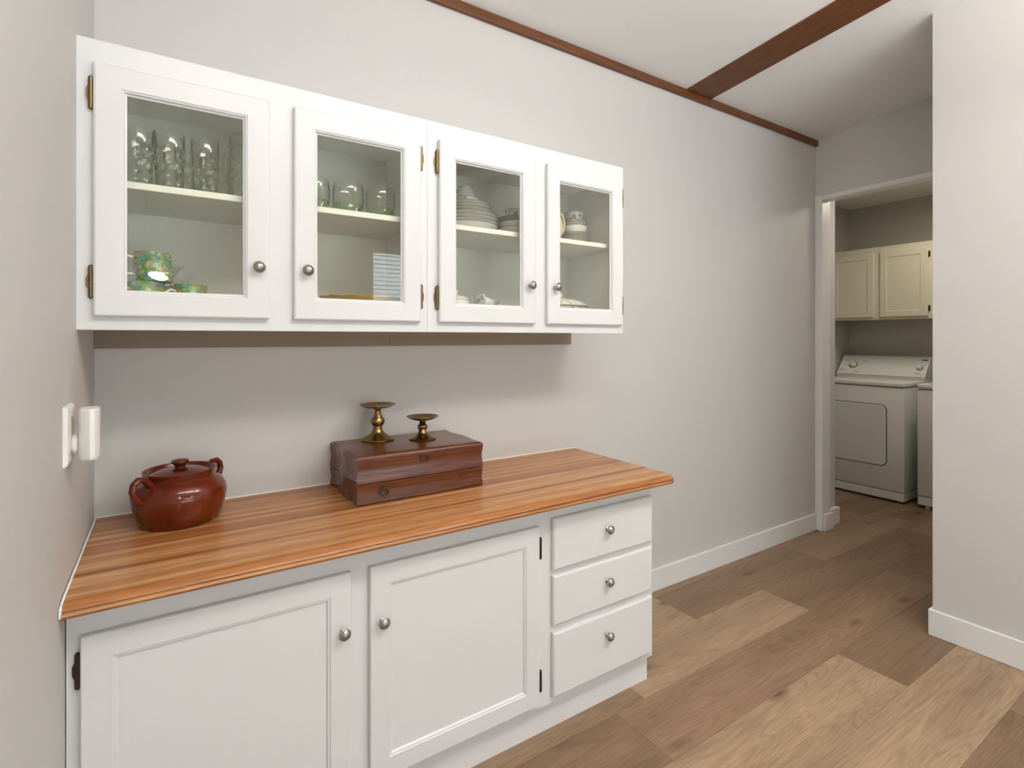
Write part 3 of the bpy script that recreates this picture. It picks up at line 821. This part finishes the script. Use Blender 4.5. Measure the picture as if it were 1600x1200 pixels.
x, y = 1.412, 1.800
t = thing('covered_dish', (x, y, BT), 'white sprigged oval covered dish at the bottom of the right cabinet', 'dish')
part('body', BM().lathe([(0, 0), (.05, 0), (.054, .005), (.050, .012), (.078, .05), (.088, .092), (.084, .094), (0, .090)], (x, y, BT), 40, None, 1.75, .95), ROSEY, t, 50)
part('gold_rim', BM().lathe([(.086, .0915), (.0905, .0925), (.0905, .0955), (.086, .0965)], (x, y, BT), 40, None, 1.75, .95), GOLDRIM, t, 60)
part('lid', BM().lathe([(0, .097), (.087, .097), (.088, .100), (.070, .116), (.040, .127), (.012, .131), (.010, .138), (.014, .146), (.008, .152), (0, .153)], (x, y, BT), 40, None, 1.75, .95), ROSEY, t, 50)

# ------------------------------------------------------------------ laundry: wall cabinet
def laundry_cab():
    x = 5.45
    t = thing('wall_cabinet', (x, 2.2, 1.567), 'cream two-door wall cabinet above the dryer in the laundry', 'cabinet')
    part('carcass', BM().box(x + .018, 5.899, 1.78, 2.645, 1.575, 2.225), CREAM, t)
    part('face_frame', BM().box(x, x + .018, 1.775, 2.648, 1.567, 2.232, .001), CREAM, t)
    for i, (y0_, y1_) in enumerate(((2.248, 2.612), (1.834, 2.198))):
        iw = .052; X = x - .0005; F = x - .017
        b = BM().rect(y0_, y1_, 1.590, 2.180, [(.001, X), (0, X - .001), (0, F + .004), (.004, F), (iw, F), (iw + .004, F + .005), (iw + .012, F + .005)], True, True, 'yz')
        dr = part('door', b, CREAM, t)
        hy = y1_ + .004 if i == 0 else y0_ - .006
        for zz in (1.630, 2.095):
            part('hinge', BM().tube([(x - .005, hy, zz), (x - .005, hy, zz + .050)], .0052, 8).box(x - .004, x - .0005, hy - .008, hy + .008, zz + .002, zz + .048), BLACKH, dr, 40)
laundry_cab()

# ------------------------------------------------------------------ dryer and washer
def rrect(y0, y1, z0, z1, r, n=6):
    pts = []
    for cy_, cz_, a0 in ((y1 - r, z0 + r, -90), (y1 - r, z1 - r, 0), (y0 + r, z1 - r, 90), (y0 + r, z0 + r, 180)):
        for k in range(n + 1):
            a = R(a0 + 90 * k / n); pts.append((cy_ + r * math.cos(a), cz_ + r * math.sin(a)))
    return pts
def dryer():
    y0, y1, xf, xb = 1.907, 2.640, 5.168, 5.865
    t = thing('clothes_dryer', (5.5, 2.27, 0), 'white front-loading clothes dryer with knobs on a slanted console', 'dryer')
    part('cabinet_body', BM().box(xf, xb, y0, y1, .095, .976, .006, 2), ENAMEL, t, 40)
    part('toe_panel', BM().box(xf + .001, xb, y0 + .002, y1 - .002, .018, .090, .004), ENAMEL, t, 40)
    part('seam', BM().box(xf + .006, xb, y0 + .006, y1 - .006, .088, .098), DARK, t); part('seam', BM().box(xf + .006, xb, y0 + .006, y1 - .006, .972, .984), DARK, t)
    part('top_panel', BM().box(xf - .006, xb, y0 - .004, y1 + .004, .981, 1.020, .010, 3), ENAMEL, t, 40)
    part('door_gap', BM().prism(rrect(2.034, 2.520, .293, .826, .050), xf - .0015, xf + .002, 'x'), DARK, t)  # dark plate that paints the shaded gap round the door
    o_ = [rrect(2.0405 + i, 2.5135 - i, .2995 + i, .8195 - i, .045 - i) for i in (0, .003)]
    part('door', BM().loops([[(xf - .0008, a, b_) for a, b_ in o_[0]], [(xf - .005, a, b_) for a, b_ in o_[0]], [(xf - .008, a, b_) for a, b_ in o_[1]]]), ENAMEL, t, 40)
    # slanted console
    poly = [(5.590, 1.020), (5.582, 1.045), (5.590, 1.055), (5.722, 1.215), (5.745, 1.230), (5.80, 1.230), (5.82, 1.215), (5.82, 1.020)]
    rings = []
    for y, i in ((y0 + .002, .012), (y0 + .004, .003), (y0 + .012, 0), (y1 - .012, 0), (y1 - .004, .003), (y1 - .002, .012)):
        rings.append([(px_ + (5.70 - px_) * i * 2.2, y, max(1.0201, pz_ - (pz_ - 1.1) * i * 1.2)) for px_, pz_ in poly])
    part('console', BM().loops(rings), ENAMEL, t, 35)
    part('console_groove', BM().box(5.578, 5.60, y0 + .02, y1 - .02, 1.0455, 1.0495), PRINT, t)
    sl = math.atan2(.160, .132)
    nrm = Vector((-math.sin(sl), 0, math.cos(sl)))
    M = nrm.to_track_quat('Z', 'Y').to_matrix().to_4x4()
    def on(y, z): return Vector((5.590 + (z - 1.055) * .132 / .160, y, z))
    def dial(y, z, r, rb_):
        q = on(y, z)
        d_ = part('dial_ring', BM().lathe([(0, .0005), (rb_, .0005), (rb_, .0018), (r * 1.1, .0022), (0, .0022)], q, 32, M), GREYP, t, 40)
        part('control_knob', BM().lathe([(0, .002), (r, .002), (r * .96, .012), (r * .82, .022), (r * .72, .024), (0, .025)], q, 28, M), ENAMEL, d_, 40)
    dial(2.515, 1.135, .027, .040); dial(1.965, 1.128, .018, .027)
    def printed(y, z, w_, h_, m_):
        q = on(y, z); up = Vector((math.cos(sl), 0, math.sin(sl)))
        rs = [[tuple(q + Vector((0, sy_ * w_ / 2, 0)) + up * (sz * h_ / 2) + nrm * dd) for sy_, sz in ((-1, -1), (1, -1), (1, 1), (-1, 1))] for dd in (.0001, .0008)]
        part('printed_mark', BM().loops(rs), m_, t)
    printed(1.945, 1.198, .045, .012, MARK)
    for (y, z) in ((2.585, 1.178), (2.42, 1.172), (2.60, 1.088), (2.47, 1.075), (1.972, 1.080)):
        printed(y, z, .045, .006, PRINT)
    for (x_, y_) in ((xf + .05, y0 + .05), (xf + .05, y1 - .05), (xb - .05, y0 + .05), (xb - .05, y1 - .05)):
        part('foot', BM().lathe([(0, 0), (.018, 0), (.018, .008), (.010, .010), (.010, .019), (0, .019)], (x_, y_, 0), 14), GREYP, t, 40)
dryer()
def washer():
    y0, y1, xf, xb = 1.130, 1.818, 5.174, 5.865
    t = thing('washing_machine', (5.5, 1.47, 0), 'white top-loading washing machine beside the dryer, mostly hidden by the wall', 'washing machine')
    part('cabinet_body', BM().box(xf, xb, y0, y1, .105, .976, .006, 2), ENAMEL, t, 40)
    part('toe_panel', BM().box(xf + .001, xb, y0 + .002, y1 - .002, .030, .100, .004), ENAMEL, t, 40)
    part('seam', BM().box(xf + .006, xb, y0 + .006, y1 - .006, .098, .108), DARK, t); part('seam', BM().box(xf + .006, xb, y0 + .006, y1 - .006, .972, .984), DARK, t)
    part('top_panel', BM().box(xf - .006, xb, y0 - .004, y1 + .002, .981, 1.022, .010, 3), ENAMEL, t, 40)
    part('lid', BM().box(xf + .03, xf + .40, y0 + .06, y1 - .06, 1.0222, 1.032, .006, 2), ENAMEL, t, 40)
    poly = [(5.60, 1.0225), (5.60, 1.050), (5.722, 1.205), (5.745, 1.215), (5.82, 1.215), (5.82, 1.0225)]
    part('console', BM().prism([(a, b_) for a, b_ in poly], y0 + .004, y1 - .010, 'y', .004), ENAMEL, t, 40)
    for (x_, y_) in ((xf + .04, y0 + .06), (xf + .04, y1 - .06), (xb - .05, y0 + .06), (xb - .05, y1 - .06)):
        part('foot', BM().lathe([(0, 0), (.020, 0), (.020, .012), (.011, .014), (.011, .031), (0, .031)], (x_, y_, 0), 14), ENAMEL, t, 40)
washer()

# ------------------------------------------------------------------ pendant lamp, and housings of the added fill lights
def fill_lamp_housing(x, y, sx, sy, label, z=None):  # invented housing above an added fill light
    z = cz(y) if z is None else z
    t = thing('fill_lamp', (x, y, z - .09), label, 'lamp')
    part('housing', BM().box(x - sx / 2 - .02, x + sx / 2 + .02, y - sy / 2 - .02, y + sy / 2 + .02, z - .07, z - .025 if z > 2.75 else z, .006), TRIM, t)
fill_lamp_housing(.55, -.02, 1.7, .45, 'white rectangular housing of an added fill light above the camera')
PX, PY, PZ = -.057, -1.0, 1.817
t = thing('pendant_lamp', (PX, PY, PZ), 'small round pendant lamp behind the camera', 'lamp')
part('bulb', BM().lathe([(0, -.024), (.025, -.0215), (.048, -.011), (.058, 0), (.048, .011), (.025, .0215), (0, .024)], (PX, PY, PZ), 24, Matrix.Rotation(R(14), 4, 'Y')), BULB, t, 60)
part('shade', BM().lathe([(.062, .012), (.050, .04), (.018, .06), (.010, .07), (0, .07)], (PX, PY, PZ + .012), 24), TRIM, t, 60)
part('cord', BM().tube([(PX, PY, PZ + .08), (PX, PY, cz(PY))], .003, 6), TRIM, t)
fill_lamp_housing(2.0, -.09, 1.0, .65, 'small white housing of the added fill lights near the passage')
